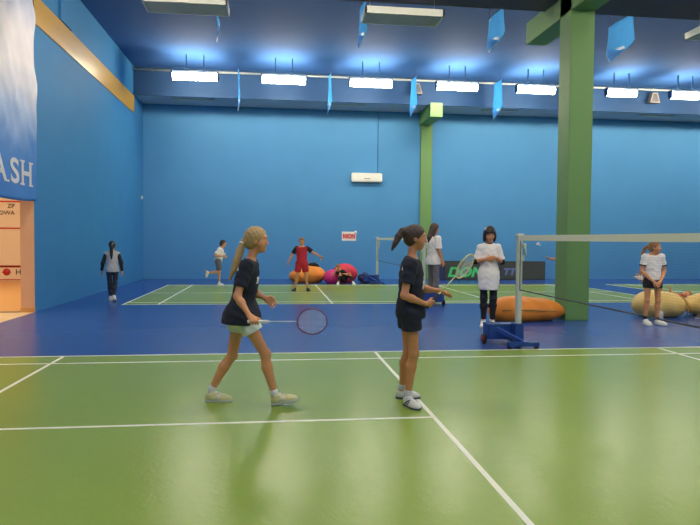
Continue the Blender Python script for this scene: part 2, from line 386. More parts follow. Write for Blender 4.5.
def person(label, loc, rz, J, L, h=.008, scale=1.0, group=None, size=1.0):
    """J joints in the figure's own frame (x ahead, y to its left, z up); L clothes and colours"""
    root = empty('person', label, 'person', loc, rz, group); root.scale = (size,)*3
    g = scale                                   # girth
    P, N, Hd = V3(J['pelvis']), V3(J['neck']), V3(J['head'])
    hs = J.get('hs', .94); hf, hl, hu = frame(J.get('face', (1, 0, 0)), J.get('up', (0, 0, 1)))
    hp = lambda x, y, z: Hd+(hf*x+hl*y+hu*z)*hs
    HA = [hf, hl, hu]; he = lambda c, r, k=.02: ell(hp(*c), V3(r)*hs, HA, k)
    tf, tl, tu = J.get('tframe') or frame(J.get('tface', (1, 0, 0)), N-P)
    tl = nrm(V3(J['sh'][0])-V3(J['sh'][1])); tu = nrm(N-P); tf = nrm(np.cross(tl, tu)); tl = np.cross(tu, tf); TA = [tf, tl, tu]
    sl, sr = V3(J['sh'][0]), V3(J['sh'][1]); mid = (sl+sr)/2; TL = np.linalg.norm(N-P)
    chest = P+(N-P)*.68; waist = P+(N-P)*.36
    cw = np.linalg.norm(sl-sr)/2
    # --- body, one continuous surface
    B = [he((-.008, 0, .028), (.093, .074, .088), .02), he((.03, 0, -.028), (.057, .056, .08), .03),
         he((.053, 0, -.083), (.028, .03, .024), .03), he((.064, 0, .03), (.026, .048, .018), .025),
         cap(hp(.088, 0, .004), hp(.103, 0, -.026), .007*hs, .0105*hs, .012), he((.092, 0, -.03), (.012, .014, .008), .008),
         he((.079, 0, -.056), (.012, .021, .0065), .008), he((.077, 0, -.066), (.011, .018, .006), .007),
         he((.04, .042, -.03), (.03, .022, .026), .03), he((.04, -.042, -.03), (.03, .022, .026), .03)]
    for s in (1, -1):
        B += [sub(he((.096, s*.031, .004), (.02, .016, .011), .012)), he((.07, s*.031, .004), (.014, .0135, .0125), .004),
              he((-.008, s*.075, -.008), (.02, .009, .031), .008)]
    ns = J.get('necksc', 1)
    B += [cap(N-tu*.03, hp(-.018, 0, -.07), .05*g*ns, .047*hs*ns, .03),
          ell(chest, (.088*g, cw*.86, .16), TA, .05), ell(waist, (.082*g, .108*g, .13), TA, .06), ell(P+tu*.02, (.09*g, .118*g, .1), TA, .06),
          cap(N-tu*.06, sl-tu*.005, .045*g, .043*g, .05), cap(N-tu*.06, sr-tu*.005, .045*g, .043*g, .05)]
    ar = J.get('armr', (.041, .035, .034, .022))
    for i, sd in enumerate((sl, sr)):
        e, wv = V3(J['el'][i]), V3(J['wr'][i])
        B += [cap(sd, e, ar[0]*g, ar[1]*g, .03), cap(e, e+(wv-e)*.35, ar[1]*g, ar[2]*g*1.05, .02), cap(e+(wv-e)*.35, wv, ar[2]*g*1.05, ar[3]*g, .02)]
        B += J['hands'][i]
    lr = J.get('legr', (.074, .047, .05, .031))
    for i in (0, 1):
        a, kn, an = V3(J['hip'][i]), V3(J['kn'][i]), V3(J['an'][i])
        c = V3(J['toe'][i])-V3(J['heel'][i]); bk = nrm(c)*-.012
        B += [cap(a, kn, lr[0]*g, lr[1]*g, .03), cap(kn, kn+(an-kn)*.33+bk, lr[1]*g*.96, lr[2]*g, .02), cap(kn+(an-kn)*.33+bk, an, lr[2]*g, lr[3]*g, .02),
              ell(kn+nrm(c)*.012, (.04*g, .04*g, .045*g), None, .02),
              cap(an, V3(J['heel'][i])+c*.22+V3((0, 0, .05)), lr[3]*g, .03*g, .015), cap(an-V3((0, 0, .035)), V3(J['heel'][i])+c*.62+V3((0, 0, .035)), .03*g, .026*g, .015)]
    me = sdf_mesh('body', [dict(p=B)], h)
    body = link('body', me, [L.get('skin', M_skin), M_lip, M_eye, M_iris, L.get('brow', L['hair_m'])], root, True)
    cen = np.zeros(len(me.polygons)*3, np.float32); me.polygons.foreach_get('center', cen); cen = cen.reshape(-1, 3)-Hd
    q = np.stack([cen@hf, cen@hl, cen@hu], 1)/hs; mi = np.zeros(len(q), np.int32); ay = np.abs(q[:, 1])
    fr = q[:, 0] > .055
    mi[fr & (((q[:, 2]+.060)/.0105)**2+(q[:, 1]/.022)**2 < 1)] = 1
    mi[fr & (((q[:, 2]-.004)/.0075)**2+((ay-.031)/.0135)**2 < 1)] = 2
    mi[fr & (((q[:, 2]-.004)/.0075)**2+((ay-.031)/.0065)**2 < 1)] = 3
    mi[fr & (((q[:, 2]-.0265)/.0045)**2+((ay-.033)/.018)**2 < 1)] = 4
    me.polygons.foreach_set('material_index', mi)
    # --- hair
    hm = L['hair_m']; st = L['hair']; th = L.get('hth', .012)
    ha = L.get('hairline', (.8, .6, -.024))
    Hc = [he((-.012, 0, .03), (.093+th, .075+th*.9, .088+th), .02), he((-.04, 0, -.02), (.06+th, .068, .07), .03)]
    cutp = (Hd+(hf*(-ha[2])/ha[0])*hs, hf*ha[0]-hu*ha[1])
    G = [dict(p=Hc, cut=[cutp])]
    if st == 'pony':
        pts = [V3(p) for p in J['tail']]; r0 = L.get('tailr', .026)
        pr = [cap(hp(-.07, 0, .02), pts[0], .04, r0*.7, .03)]
        for i in range(len(pts)-1):
            f0, f1 = i/(len(pts)-1), (i+1)/(len(pts)-1)
            rr = lambda f: r0*(.72+1.5*f-2.0*f*f if f < .75 else .72+1.5*.75-2*.5625-(f-.75)*1.5)
            pr.append(cap(pts[i], pts[i+1], max(.006, rr(f0)), max(.005, rr(f1)), .01))
        G.append(dict(p=pr, k=.015))
    elif st == 'bob':
        pr = []
        for s in (1, -1): pr += [ell(hp(-.005, s*.08, -.045), V3((.06, .03, .09))*hs, HA, .02)]
        pr += [he((-.06, 0, -.05), (.045, .07, .085), .02), he((.072, 0, .062), (.026, .06, .035), .02)]
        G.append(dict(p=pr, k=.02))
    elif st == 'long':
        pr = [cap(hp(-.05, 0, .0), hp(-.085, 0, -.2), .07, .065, .03), cap(hp(-.085, 0, -.2), hp(-.085, 0, -.3), .065, .03, .03)]
        for s in (1, -1): pr += [cap(hp(0, s*.075, 0), hp(-.03, s*.085, -.18), .025, .02, .02)]
        G.append(dict(p=pr, k=.02))
    elif st == 'short':
        G.append(dict(p=[he((.062, 0, .082), (.03, .055, .02), .02)], k=.02))
    hw = lambda X, Y, Z: .0022*np.sin(X*170+Z*55+4*np.sin(Y*40))*np.sin(Y*210+Z*30)
    hme = sdf_mesh('hair', G, min(h, .007), hw)
    hr = link('hair', hme, hm, root, True)
    if st == 'pony' and L.get('tie'):
        t0 = V3(J['tail'][0]); t1 = V3(J['tail'][1]); dv = nrm(t1-t0); c = t0+dv*.005
        x = nrm(np.cross(dv, (0, 1, .3))); y = np.cross(dv, x)
        MB().tube([tuple(c+(x*math.cos(a)+y*math.sin(a))*.023) for a in np.linspace(0, 2*math.pi, 16, endpoint=False)], .008, 8, closed=True).build('hair_tie', L['tie'], hr)
    # --- shirt
    wrk = lambda X, Y, Z: .0022*np.sin(Z*70+X*38+2*np.sin(Y*30))+.002*np.sin(Z*33-Y*52+X*20)
    ea = L.get('ease', .014); hem = L.get('hem', .02); hl_ = L.get('hemtilt', 0)
    TP = [ell(chest, (.088*g+ea, cw*.86+ea, .17), TA, .05), ell(waist, (.09*g+ea, .122*g+ea, .15), TA, .06),
          ell(P-tu*(.0-hem*0), (.1*g+ea, .132*g+ea, .15), TA, .06),
          cap(N-tu*.06, sl-tu*.005, .046*g+ea*.5, .045*g+ea*.6, .05), cap(N-tu*.06, sr-tu*.005, .046*g+ea*.5, .045*g+ea*.6, .05)]
    if L.get('long_hem'):
        TP.append(cap(P, P-tu*L['long_hem'], .115*g+ea, .118*g+ea, .06))
    if L.get('flare'): TP.append(ell(P+tf*L['flare'][0]+tu*L['flare'][2], L['flare'][3], TA, .06))
    hemp = P+tu*hem-tu*(L.get('long_hem') or 0)
    groups = [dict(p=TP, cut=[(N+tu*.004+tf*.01, tu*.9+tf*.35), (hemp, -tu+tf*hl_)])]
    slv = L.get('sleeve', .62); sg = []
    for i, sd in enumerate((sl, sr)):
        e, wv = V3(J['el'][i]), V3(J['wr'][i]); u = nrm(e-sd)
        if slv <= 1:
            sg.append(dict(p=[cap(sd, e, .046*g+ea*.5, .042*g+ea, .03)], cut=[(sd+(e-sd)*slv, u)], k=.035))
        else:
            v = nrm(wv-e)
            sg.append(dict(p=[cap(sd, e, .045*g+ea*.4, .038*g+ea*.5, .03), cap(e, wv, .038*g+ea*.5, .03*g+ea*.3, .02)], cut=[(e+(wv-e)*(slv-1), v)], k=.035))
    shm = L['shirt']
    if L.get('sleeve_m'):
        shirt = link('shirt', sdf_mesh('shirt', groups, h, wrk), shm, root, True)
        for q_ in sg: link('sleeve', sdf_mesh('sleeve', [q_], h, wrk), L['sleeve_m'], shirt, True, L.get('sleeve_label'))
    else:
        shirt = link('shirt', sdf_mesh('shirt', groups+sg, h, wrk), shm, root, True)
    if L.get('undersleeve'):
        for i, sd in enumerate((sl, sr)):
            e, wv = V3(J['el'][i]), V3(J['wr'][i]); us = L['undersleeve']; v = nrm(wv-e)
            link('undersleeve', sdf_mesh('undersleeve', [dict(p=[cap(sd+(e-sd)*.5, e, .048*g, .042*g, .02), cap(e, wv, .042*g, .032*g, .02)], cut=[(e+(wv-e)*(us[0]-1), v)])], h), us[1], root, True)
    if L.get('collar'):
        x = tf; y = tl; c = N+tu*.004
        MB().tube([tuple(c+(x*math.cos(a)*1.05+y*math.sin(a))*(.058*g)-tu*.012*math.cos(a)) for a in np.linspace(0, 2*math.pi, 20, endpoint=False)], .011, 8, closed=True).build('collar', L['collar'], shirt)
    if L.get('cuff'):
        for i, sd in enumerate((sl, sr)):
            e = V3(J['el'][i]); u = nrm(e-sd); c = sd+(e-sd)*slv; x = nrm(np.cross(u, (.3, .2, 1))); y = np.cross(u, x); R = .043*g+ea*.75
            MB().tube([tuple(c+(x*math.cos(a)+y*math.sin(a))*R) for a in np.linspace(0, 2*math.pi, 20, endpoint=False)], .011, 8, closed=True).build('cuff', L['cuff'], shirt)
    for pt, dx, dz, nn in L.get('patch', []):
        pt = V3(pt); nn = nrm(nn); a = nrm(np.cross((0, 0, 1), nn)); b = np.cross(nn, a)
        tb = bmesh.new(); tb.from_mesh(shirt.data); tree = BVHTree.FromBMesh(tb); tb.free()
        pm = bmesh.new(); gv = []
        for p_ in range(8):
            row = []
            for q_ in range(8):
                o_ = pt+a*dx*(p_/7-.5)+b*dz*(q_/7-.5); hit = tree.ray_cast(Vector(o_+nn*.15), Vector(-nn))[0]
                row.append(pm.verts.new(tuple((V3(hit) if hit is not None else o_)+nn*.004)))
            gv.append(row)
        for p_ in range(7):
            for q_ in range(7): pm.faces.new((gv[p_][q_], gv[p_+1][q_], gv[p_+1][q_+1], gv[p_][q_+1]))
        pme = bpy.data.meshes.new('printed_patch'); pm.to_mesh(pme); pm.free()
        link('printed_patch', pme, M_print, shirt, True, 'small white printed patch')
    # --- trousers or shorts
    lg = L.get('leg', .45); eb = L.get('bease', .018); tm = []
    top = P+tu*L.get('waist', .1)
    core = dict(p=[ell(P+tu*.02, (.094*g+eb*.6, .124*g+eb*.6, .12), TA, .05), ell(P-tu*.04, (.092*g+eb*.6, .125*g+eb*.6, .09), TA, .05)], cut=[(top, tu)])
    gs = [core]
    for i in (0, 1):
        a, kn, an = V3(J['hip'][i]), V3(J['kn'][i]), V3(J['an'][i])
        if lg <= 1:
            gs.append(dict(p=[cap(a, kn, lr[0]*g+eb*.8, (lr[0]*.86 if lg < .7 else lr[1]*1.1)*g+eb, .03)], cut=[(a+(kn-a)*lg, kn-a), (a+V3((0, 0, L.get('legtop', .1))), (0, 0, 1))], k=.03))
        else:
            gs.append(dict(p=[cap(a, kn, lr[0]*g+eb*.6, lr[1]*g+eb*.8, .03), ell(kn+nrm(V3(J['toe'][i])-V3(J['heel'][i]))*.012, [.041*g+eb*.8]*3, None, .03), cap(kn, kn+(an-kn)*.35+nrm(V3(J['toe'][i])-V3(J['heel'][i]))*-.01, lr[1]*g+eb*.9, lr[2]*g+eb*1.1, .03), cap(kn+(an-kn)*.35, an, lr[2]*g+eb*.7, lr[3]*g+eb, .03)], cut=[(kn+(an-kn)*(lg-1), an-kn), (a+V3((0, 0, .1)), (0, 0, 1))], k=.03))
    link(L.get('bname', 'shorts'), sdf_mesh('shorts', gs, h, wrk), L['bottom'], root, True)
    # --- socks and shoes
    for i in (0, 1):
        he_, to, an, kn = V3(J['heel'][i]), V3(J['toe'][i]), V3(J['an'][i]), V3(J['kn'][i])
        if i in L.get('noshoe', ()): continue
        d = nrm(to-he_); upv = J.get('shoeup', {}).get(i, (0, 0, 1)); l = nrm(np.cross(upv, d)); u = np.cross(d, l); A = [d, l, u]; LN = np.linalg.norm(to-he_)
        at = lambda f, z, y=0: he_+d*LN*f+u*z+l*y
        sw = .036*L.get('shoew', 1)
        if L.get('sock', M_sock):
            a1 = an+(kn-an)*L.get('sockh', .08)
            link('sock', sdf_mesh('sock', [dict(p=[cap(at(.24, .05), an, .033*g, .034*g, .02), cap(an, a1, .034*g, .036*g+.002, .02)], cut=[(a1, kn-an)])], min(h, .006)), L.get('sock', M_sock), root, True)
        sp = [ell(at(.22, .04), (LN*.22, sw, .046), A, .03), ell(at(.5, .036), (LN*.3, sw*1.05, .042), A, .03), ell(at(.72, .026), (LN*.275, sw*1.22, .034), A, .03), cap(at(.22, .06), at(.27, .078), .037, .037, .02)]
        sho = link('shoe', sdf_mesh('shoe', [dict(p=sp, cut=[(at(.5, .014), -u), (at(.25, .088), u*.95-d*.3)])], min(h, .006)), L.get('shoe', M_shoe_w), root, True)
        so = [ell(at(.2, .012), (LN*.215, sw*1.05, .05), A, .03), ell(at(.5, .012), (LN*.3, sw*1.02, .05), A, .03), ell(at(.72, .012), (LN*.29, sw*1.3, .05), A, .03)]
        link('sole', sdf_mesh('sole', [dict(p=so, cut=[(at(.5, .022), u), (at(.5, 0.001), -u)])], min(h, .006)), L.get('sole', M_sole), sho, True)
        if L.get('shoe_trim'):
            for sgn in (1, -1):
                MB().tube([tuple(at(f, z, sgn*y)) for f, z, y in ((.3, .03, .039), (.42, .055, .036), (.55, .068, .022))], .008, 6).tube([tuple(at(f, z, sgn*y)) for f, z, y in ((.45, .03, .041), (.55, .052, .036), (.64, .058, .018))], .007, 6).build('side_stripe', L['shoe_trim'], sho)
            m = MB()
            for f in (.42, .5, .58): m.tube([tuple(at(f, .083-.06*(f-.42), y)) for y in (-.02, 0, .02)], .0045, 6)
            m.build('laces', M_sock, sho)
    return root

def racket(label, butt, axis, face, mats, group=None, L=.675):
    """butt end of the handle, axis towards the head, face normal of the string bed"""
    a = nrm(axis); n = V3(face); n = nrm(n-a*(n@a)); s = np.cross(n, a); B = V3(butt)
    root = empty('badminton_racket', label, 'racket', tuple(B), 0, group)
    at = lambda x, y=0, z=0: tuple(a*x+s*y+n*z)
    c, ry, rx = L-.128, .108, .128
    MB().tube([at(0), at(.004), at(.02), at(.17)], [.012, .016, .0148, .0132], 10).build('grip', mats[2], root)
    MB().tube([at(.17), at(.195)], [.011, .006], 10).tube([at(.19), at(L-2*rx+.004)], .0042, 8).build('shaft', mats[1], root)
    MB().tube([at(c-rx*math.cos(t), ry*math.sin(t)) for t in np.linspace(0, 2*math.pi, 48, endpoint=False)], .0058, 8, closed=True).build('head_frame', mats[0], root)
    m = MB()
    for i in range(-10, 11):
        y = i*.0102; x = rx*math.sqrt(max(0, 1-(y/ry)**2)); m.tube([at(c-x, y), at(c+x, y)], .0008, 4, cap=False)
    for i in range(-12, 13):
        x = i*.0102; y = ry*math.sqrt(max(0, 1-(x/rx)**2)); m.tube([at(c+x, -y, .0012), at(c+x, y, .0012)], .0008, 4, cap=False)
    m.build('string_bed', M_string, root)
    return root

# ================================================================== THE SETTING
XL, YB, ZC = -8.02, 15.1, 7.25
XR, YF = 24.0, -12.0
struct(MB().quad([(XL, YF, 0), (XR, YF, 0), (XR, YB, 0), (XL, YB, 0)]).build('floor', M_fblue))
def court(x0, y0):
    """green court sheet with its painted lines, near left corner of the doubles court at x0, y0"""
    m = MB(); L, W, t = 13.4, 6.1, .04
    m.box((x0, y0, 0), (x0+L, y0+W, .003))
    def ln(xa, ya, xb, yb): m.box((x0+xa, y0+ya, .002), (x0+xb, y0+yb, .0045), 1)
    for y in (0, .46, W-.46-t, W-t): ln(0, y, L, y+t)
    for x in (0, .76, L-.76-t, L-t): ln(x, 0, x+t, W)
    for x in (6.7-1.98-t, 6.7+1.98): ln(x, 0, x+t, W)
    ln(0, W/2-t/2, 6.7-1.98, W/2+t/2); ln(6.7+1.98, W/2-t/2, L, W/2+t/2)
    return struct(m.build('court_floor', [M_fgreen, M_white]))
court(-6.7, -6.1); court(-6.68, 6.11); court(8.15, 6.11); court(8.15, -6.1)
struct(MB().quad([(XL, 4.82, 0), (XL, YB, 0), (XL, YB, ZC), (XL, 4.82, ZC)][::-1]).box((XL-.25, 4.82, 0), (XL-.002, YB, ZC)).box((XL-.25, YF, 2.95), (XL-.002, 4.82, ZC)).box((XL-.003, YF, 2.95), (XL, 4.82, ZC)).build('wall_left', M_wall_l))
struct(MB().box((XL-.05, YB, 0), (XR, YB+.2, ZC)).build('wall_back', M_wall))
struct(MB().box((XR, YF, 0), (XR+.2, YB, ZC)).build('wall_right', M_wall))
struct(MB().box((XL, YF-.2, 0), (XR, YF, ZC)).build('wall_front', M_wall))
m = MB().box((XL-.3, YF, ZC), (XR, YB, ZC+.2))
struct(m.build('ceiling', M_ceil))
struct(MB().box((XL, 13.6, 6.33), (XR, YB, ZC)).build('ceiling_bulkhead', M_bulk))
struct(MB().box((XL, 13.6, 6.32), (XR, YB, 6.335)).build('ceiling_soffit', M_soffit))
struct(MB().box((XL, 13.55, 6.28), (XR, 13.6, 6.42)).build('trim_1', M_bulk))
struct(MB().box((XL+.16, 1.9, 6.12), (XR, 4.05, ZC)).build('ceiling_girder', M_girder))
struct(MB().box((XL, 4.86, 5.68), (XL+.025, 13.62, 6.25), 0, .006).build('trim_2', M_wood))
struct(MB().box((XL, 6.35, 6.26), (XL+.05, 7.15, ZC), 0, .005).build('wall_left_pier', M_wall_l))
struct(MB().box((2.09, 2.9, 0), (2.55, 3.36, 6.2), 0, .008).build('column', M_green))
struct(MB().box((2.09, -1.2, 5.74), (2.55, 4.97, 6.2), 0, .008).build('column_beam', M_green))
struct(MB().box((2.19, YB-.1, 0), (2.63, YB+.01, 6.33), 0, .006).build('column_pilaster', M_green))
struct(MB().box((2.12, 13.35, 5.84), (2.56, YB, 6.33), 0, .006).build('column_bracket', M_green))
# squash court seen through the opening on the left
struct(MB().box((XL-.255, 4.805, 0), (XL+.0, 4.822, 2.95)).box((XL-.26, 4.79, 0), (XL+.004, 4.83, .09), 1).build('trim_3', [M_peach, M_sqfloor]))
struct(MB().quad([(-16, YF, .002), (XL-.0, YF, .002), (XL-.0, 4.82, .002), (-16, 4.82, .002)]).build('floor_threshold', M_tile))
struct(MB().quad([(-16, 4.82, .004), (XL-.25, 4.82, .004), (XL-.25, 14.1, .004), (-16, 14.1, .004)]).box((-16, 4.78, 0), (XL-.25, 4.86, .012), 1).build('floor_squash', [M_sqfloor, M_dkgrey]))
m = MB().box((-16, 14.1, 0), (XL-.25, 14.3, 5.6))
for z in (.02, .48, 1.76, 2.66): m.box((-16, 14.09, z if z > .1 else .46), (XL-.25, 14.101, (z if z > .1 else .46)+.05), 1)
m.box((-16, 14.088, .03), (XL-.25, 14.1, .06), 1)
sq = struct(m.build('wall_squash', [M_sqwall, M_red]))
struct(MB().box((-16.2, YF, 0), (-16, 14.1, 5.6)).build('wall_squash_side', M_sqwall))
struct(MB().box((-16.2, YF, 5.6), (XL-.25, 14.3, 5.8)).build('ceiling_squash', M_sqwall))
FX = Matrix(((1, 0, 0, 0), (0, 0, -1, 0), (0, 1, 0, 0), (0, 0, 0, 1)))     # text standing up, facing -y
text_mesh('lettering', 'ZP', .2, Matrix.Translation((-12.02, 14.085, 2.47)) @ FX, M_ink, sq, align='RIGHT')
text_mesh('lettering', 'DOWA', .2, Matrix.Translation((-12.02, 14.085, 2.24)) @ FX, M_ink, sq, align='RIGHT')
text_mesh('lettering', 'H', .26, Matrix.Translation((-12.02, 14.085, .22)) @ FX, M_ink, sq)
mm = MB().tube([(-12.3, 14.085, .31), (-12.3, 14.095, .31)], .12, 20); mm.box((-12.45, 14.084, .28), (-12.15, 14.09, .3)); mm.build('round_logo', M_red, sq)
la = bpy.data.lights.new('squash_lamp', 'AREA'); la.shape = 'RECTANGLE'; la.size = 3.5; la.size_y = 8; la.energy = SQUASH_POWER; la.color = (1, .77, .5)
lo = bpy.data.objects.new('squash_lamp', la); COL.objects.link(lo); lo.location = (-12, 6, 5.5)

# ================================================================== LAMPS
def lamp_bank(x, wd, y=12.0, z=6.52, label='', group='lit lamps under the ceiling along the back wall'):
    r = empty('ceiling_lamp', label, 'lamp', (x, y, z), 0, group)
    MB().box((-wd/2-.04, -.1, -.07), (-wd/2, .1, .21), 0, .01).box((wd/2, -.1, -.07), (wd/2+.04, .1, .21), 0, .01).box((-wd/2, -.03, .17), (wd/2, .03, .21)).box((-.285, -.02, .19), (-.255, .02, ZC-z+.01)).box((.255, -.02, .19), (.285, .02, ZC-z+.01)).build('housing', M_bulk, r)
    m = MB()
    n = 20; prof = [(.12*math.cos(t), .05-.12*math.sin(t)) for t in np.linspace(0, 2*math.pi, n, endpoint=False)]
    m.prism([(-wd/2, a, b) for a, b in prof], (wd, 0, 0)); m.build('diffuser', M_lens if y > 5 else (M_fill_mid if y > 3 else M_fill_near), r)
    return r
lx = [(-5.8, 1.36), (-3.03, 1.36), (-.22, 1.36), (2.66, 1.36), (5.38, 1.3), (8.45, 1.04), (10.8, 1.04)]
ll = ['lit ceiling lamp nearest the left wall', 'second lit ceiling lamp from the left wall', 'third lit ceiling lamp, above the white air conditioner',
      'lit ceiling lamp above the back wall pilaster', 'lit ceiling lamp just left of the green column', 'lit ceiling lamp just right of the green column', 'lit ceiling lamp at the far right end of the row']
for (x, wd), l in zip(lx, ll): lamp_bank(x, wd, label=l)
for x in (13.6, 16.6): lamp_bank(x, 1.42, label='lit ceiling lamp beyond the right edge of the view', group='lamps further along the hall')
for y in (-1.6, -7.5):  # rows added out of view to brighten the foreground
    for x in (-5.5, -1.5, 2.5, 6.5, 11): lamp_bank(x, 1.42, y, label='added unseen ceiling lamp over the near court', group='lamps further along the hall')
for x in (-6.3, -3.3, -.3, 3.6, 6.6, 9.6, 12.6):  # extra row, hidden by the girder, added to brighten the pennants
    lamp_bank(x, 1.42, 4.4, 6.62, label='added unseen ceiling lamp behind the girder', group='added lamps hidden behind the girder')
def hanging_fixture(x0, label):
    r = empty('hanging_louvre_lamp', label, 'lamp', (x0+.745, 3.62, 5.65), 0, 'unlit louvre lamps hanging in a row')
    MB().box((-.745, -.29, .0), (.745, -.26, .13)).box((-.745, .26, 0), (.745, .29, .13)).box((-.745, -.29, 0), (-.715, .29, .13)).box((.715, -.29, 0), (.745, .29, .13)).build('frame', M_frame, r)
    m = MB()
    for k in range(9): m.box((-.72, -.24+k*.06, .012), (.72, -.228+k*.06, .06))
    for k in range(16): m.box((-.69+k*.092, -.26, .02), (-.684+k*.092, .26, .06))
    m.build('louvre', M_louvre, r)
    MB().box((-.73, -.28, .1), (.73, .28, .13)).build('back_plate', M_frame, r)
    for s in (-.62, .62): MB().tube([(s, 0, .12), (s, 0, .47)], .006, 6).build('hanging_wire', M_lampgrey, r)
hanging_fixture(-5.66, 'unlit white framed louvre lamp hanging nearest the left wall')
hanging_fixture(-1.68, 'unlit white framed louvre lamp hanging behind a blue pennant')
hanging_fixture(5.05, 'unlit louvre lamp hanging at the right edge beyond the green column')

def pennant(x, y, w_, z0, hgt, label, twist=.0):
    r = empty('pennant', label, 'pennant', (x, y, z0), twist, 'blue pennants hanging under the ceiling')
    def sheet(name, mt, fz, y0=-w_/2, y1=w_/2, ox=0):
        bm = bmesh.new(); N = 14; K = 12; vs = []
        for i in range(N+1):
            yy = y0+(y1-y0)*i/N; t = (yy+w_/2)/w_; top, bot = fz(t)
            vs.append([bm.verts.new((ox+.05*math.sin(3.2*t+1.2*k/K)*(k/K)+.02*math.sin(7*t), yy, top+(bot-top)*k/K)) for k in range(K+1)])
        for i in range(N):
            for k in range(K): bm.faces.new((vs[i][k], vs[i+1][k], vs[i+1][k+1], vs[i][k+1]))
        me = bpy.data.meshes.new(name); bm.to_mesh(me); bm.free(); o = link(name, me, mt, r, True)
        so = o.modifiers.new('t', 'SOLIDIFY'); so.thickness = .004; return o
    bt = lambda t: -hgt*(.68+.32*min(1, max(0, (t-.0)/.82))) if t < .82 else -hgt*(1-.25*(t-.82)/.18)
    sheet('cloth', M_pennant, lambda t: (0, bt(t)))
    sheet('foil_corner', M_silver, lambda t: (bt(t)+.4*max(0, t-.1), bt(t)-.006), -w_*.15, w_/2, .006)
    m = MB().tube([(0, -w_/2, 0), (0, w_/2, 0)], .008, 6)
    for s in (-.4, .4): m.tube([(0, s*w_, 0), (0, s*w_, ZC-z0)], .004, 5)
    m.build('hanging_rod', M_dkgrey, r)
for a in ((-4.6, 6.2, .8, 6.5, .55, 'blue pennant hanging beneath the left louvre lamp'), (-1.34, 6.2, .95, 6.86, .9, 'blue pennant hanging in front of the middle louvre lamp'),
          (1.84, 6.2, 1.0, 6.84, .82, 'blue pennant hanging nearest left of the green column top'), (4.97, 6.2, 1.1, 6.84, .92, 'large blue pennant hanging right of the green column top')):
    pennant(*a)
for x, l in ((-4.5, 'thin edge-on blue pennant between the first two lit lamps'), (-1.5, 'thin edge-on blue pennant between the second and third lit lamps'),
             (1.36, 'narrow blue pennant beside the back wall pilaster'), (4.33, 'blue pennant between the two lit lamps left of the column')):
    pennant(x, 12.75, .8 if x < 3 else 1.0, 6.98, 1.25, l, -.08 if x > 3 else 0)
for x, l in ((-6.12, 'thin pale strip lamp under the soffit nearest the left wall'), (-.8, 'thin pale strip lamp under the soffit above the air conditioner'),
             (4.94, 'thin pale strip lamp under the soffit right of the pilaster'), (11.18, 'thin pale strip lamp under the soffit right of the column')):
    r = empty('strip_lamp', l, 'lamp', (x, 14.1, 6.3), 0, 'unlit strip lamps under the soffit')
    MB().box((-.72, -.05, -.0), (.72, .05, .025)).build('housing', M_lampgrey, r); MB().tube([(-.7, 0, -.012), (.7, 0, -.012)], .014, 8).build('tube', M_plastic, r)
for x, l in ((10.55, 'small grey loudspeaker between the two right hand lit lamps'), (1.62, 'small grey loudspeaker beside the third lit lamp')):
    r = empty('wall_speaker', l, 'speaker', (x, 13.42, 6.78), 0, 'small loudspeakers on the bulkhead')
    MB().prism([(-.2, -.12, -.17), (.2, -.12, -.17), (.09, -.12, .19), (-.09, -.12, .19)], (0, .2, 0)).build('cabinet', M_speaker, r)
    MB().prism([(-.15, -.125, -.14), (.15, -.125, -.14), (.06, -.125, .15), (-.06, -.125, .15)], (0, .01, 0)).build('grille', M_dkgrey, r)
    MB().box((-.03, .06, -.03), (.03, .18, .03)).build('bracket', M_dkgrey, r)
m = MB().tube([(XL, 13.5, 7.12), (XR, 13.5, 7.12)], .035, 8)
for k in range(20): m.box((XL+.6+k*1.5, 13.47, 7.1), (XL+.64+k*1.5, 13.6, 7.16))
struct(m.build('trim_4', M_lampgrey))
# ---- back wall fittings
r = empty('air_conditioner', 'white wall-mounted air conditioner high on the blue back wall', 'air conditioner', (.12, YB, 3.82))
MB().box((-.58, -.2, -.17), (.58, 0, .17), 0, .03).build('body', M_plastic, r)
MB().box((-.54, -.205, -.13), (.54, -.19, -.08)).build('air_slot', M_louvre, r)
MB().box((-.1, -.206, -.05), (.12, -.19, -.03)).build('nameplate', M_dkgrey, r)
tag(MB().tube([(.55, YB-.012, 3.99), (.56, YB-.012, 6.32)], .012, 6).build('cable', M_cart), 'thin dark cable running up the wall from the air conditioner', 'cable')
r = empty('wall_sign', 'white notice with red lettering on the blue back wall', 'sign', (-.52, YB, 1.62))
MB().box((-.27, -.012, -.17), (.27, 0, .17)).build('board', M_plastic, r)
MB().box((-.24, -.016, -.1), (.24, -.011, .09)).build('red_panel', mat('pale red print', (222, 150, 146), .6), r)
text_mesh('lettering', 'NION', .2, Matrix.Translation((0, -.018, -.065)) @ FX, M_redpl, r, off=.006, align='CENTER', xs=.9)
MB().ball((.25, -.015, .15), .06).build('round_sticker', M_plastic, r)
r = empty('wall_sensor', 'tiny white sensor near the corner on the left wall', 'sensor', (XL, 14.75, 2.93))
MB().box((0, -.06, -.06), (.05, .06, .06), 0, .012).build('casing', M_plastic, r); MB().ball((.05, 0, -.01), .03).build('lens', M_lampgrey, r)
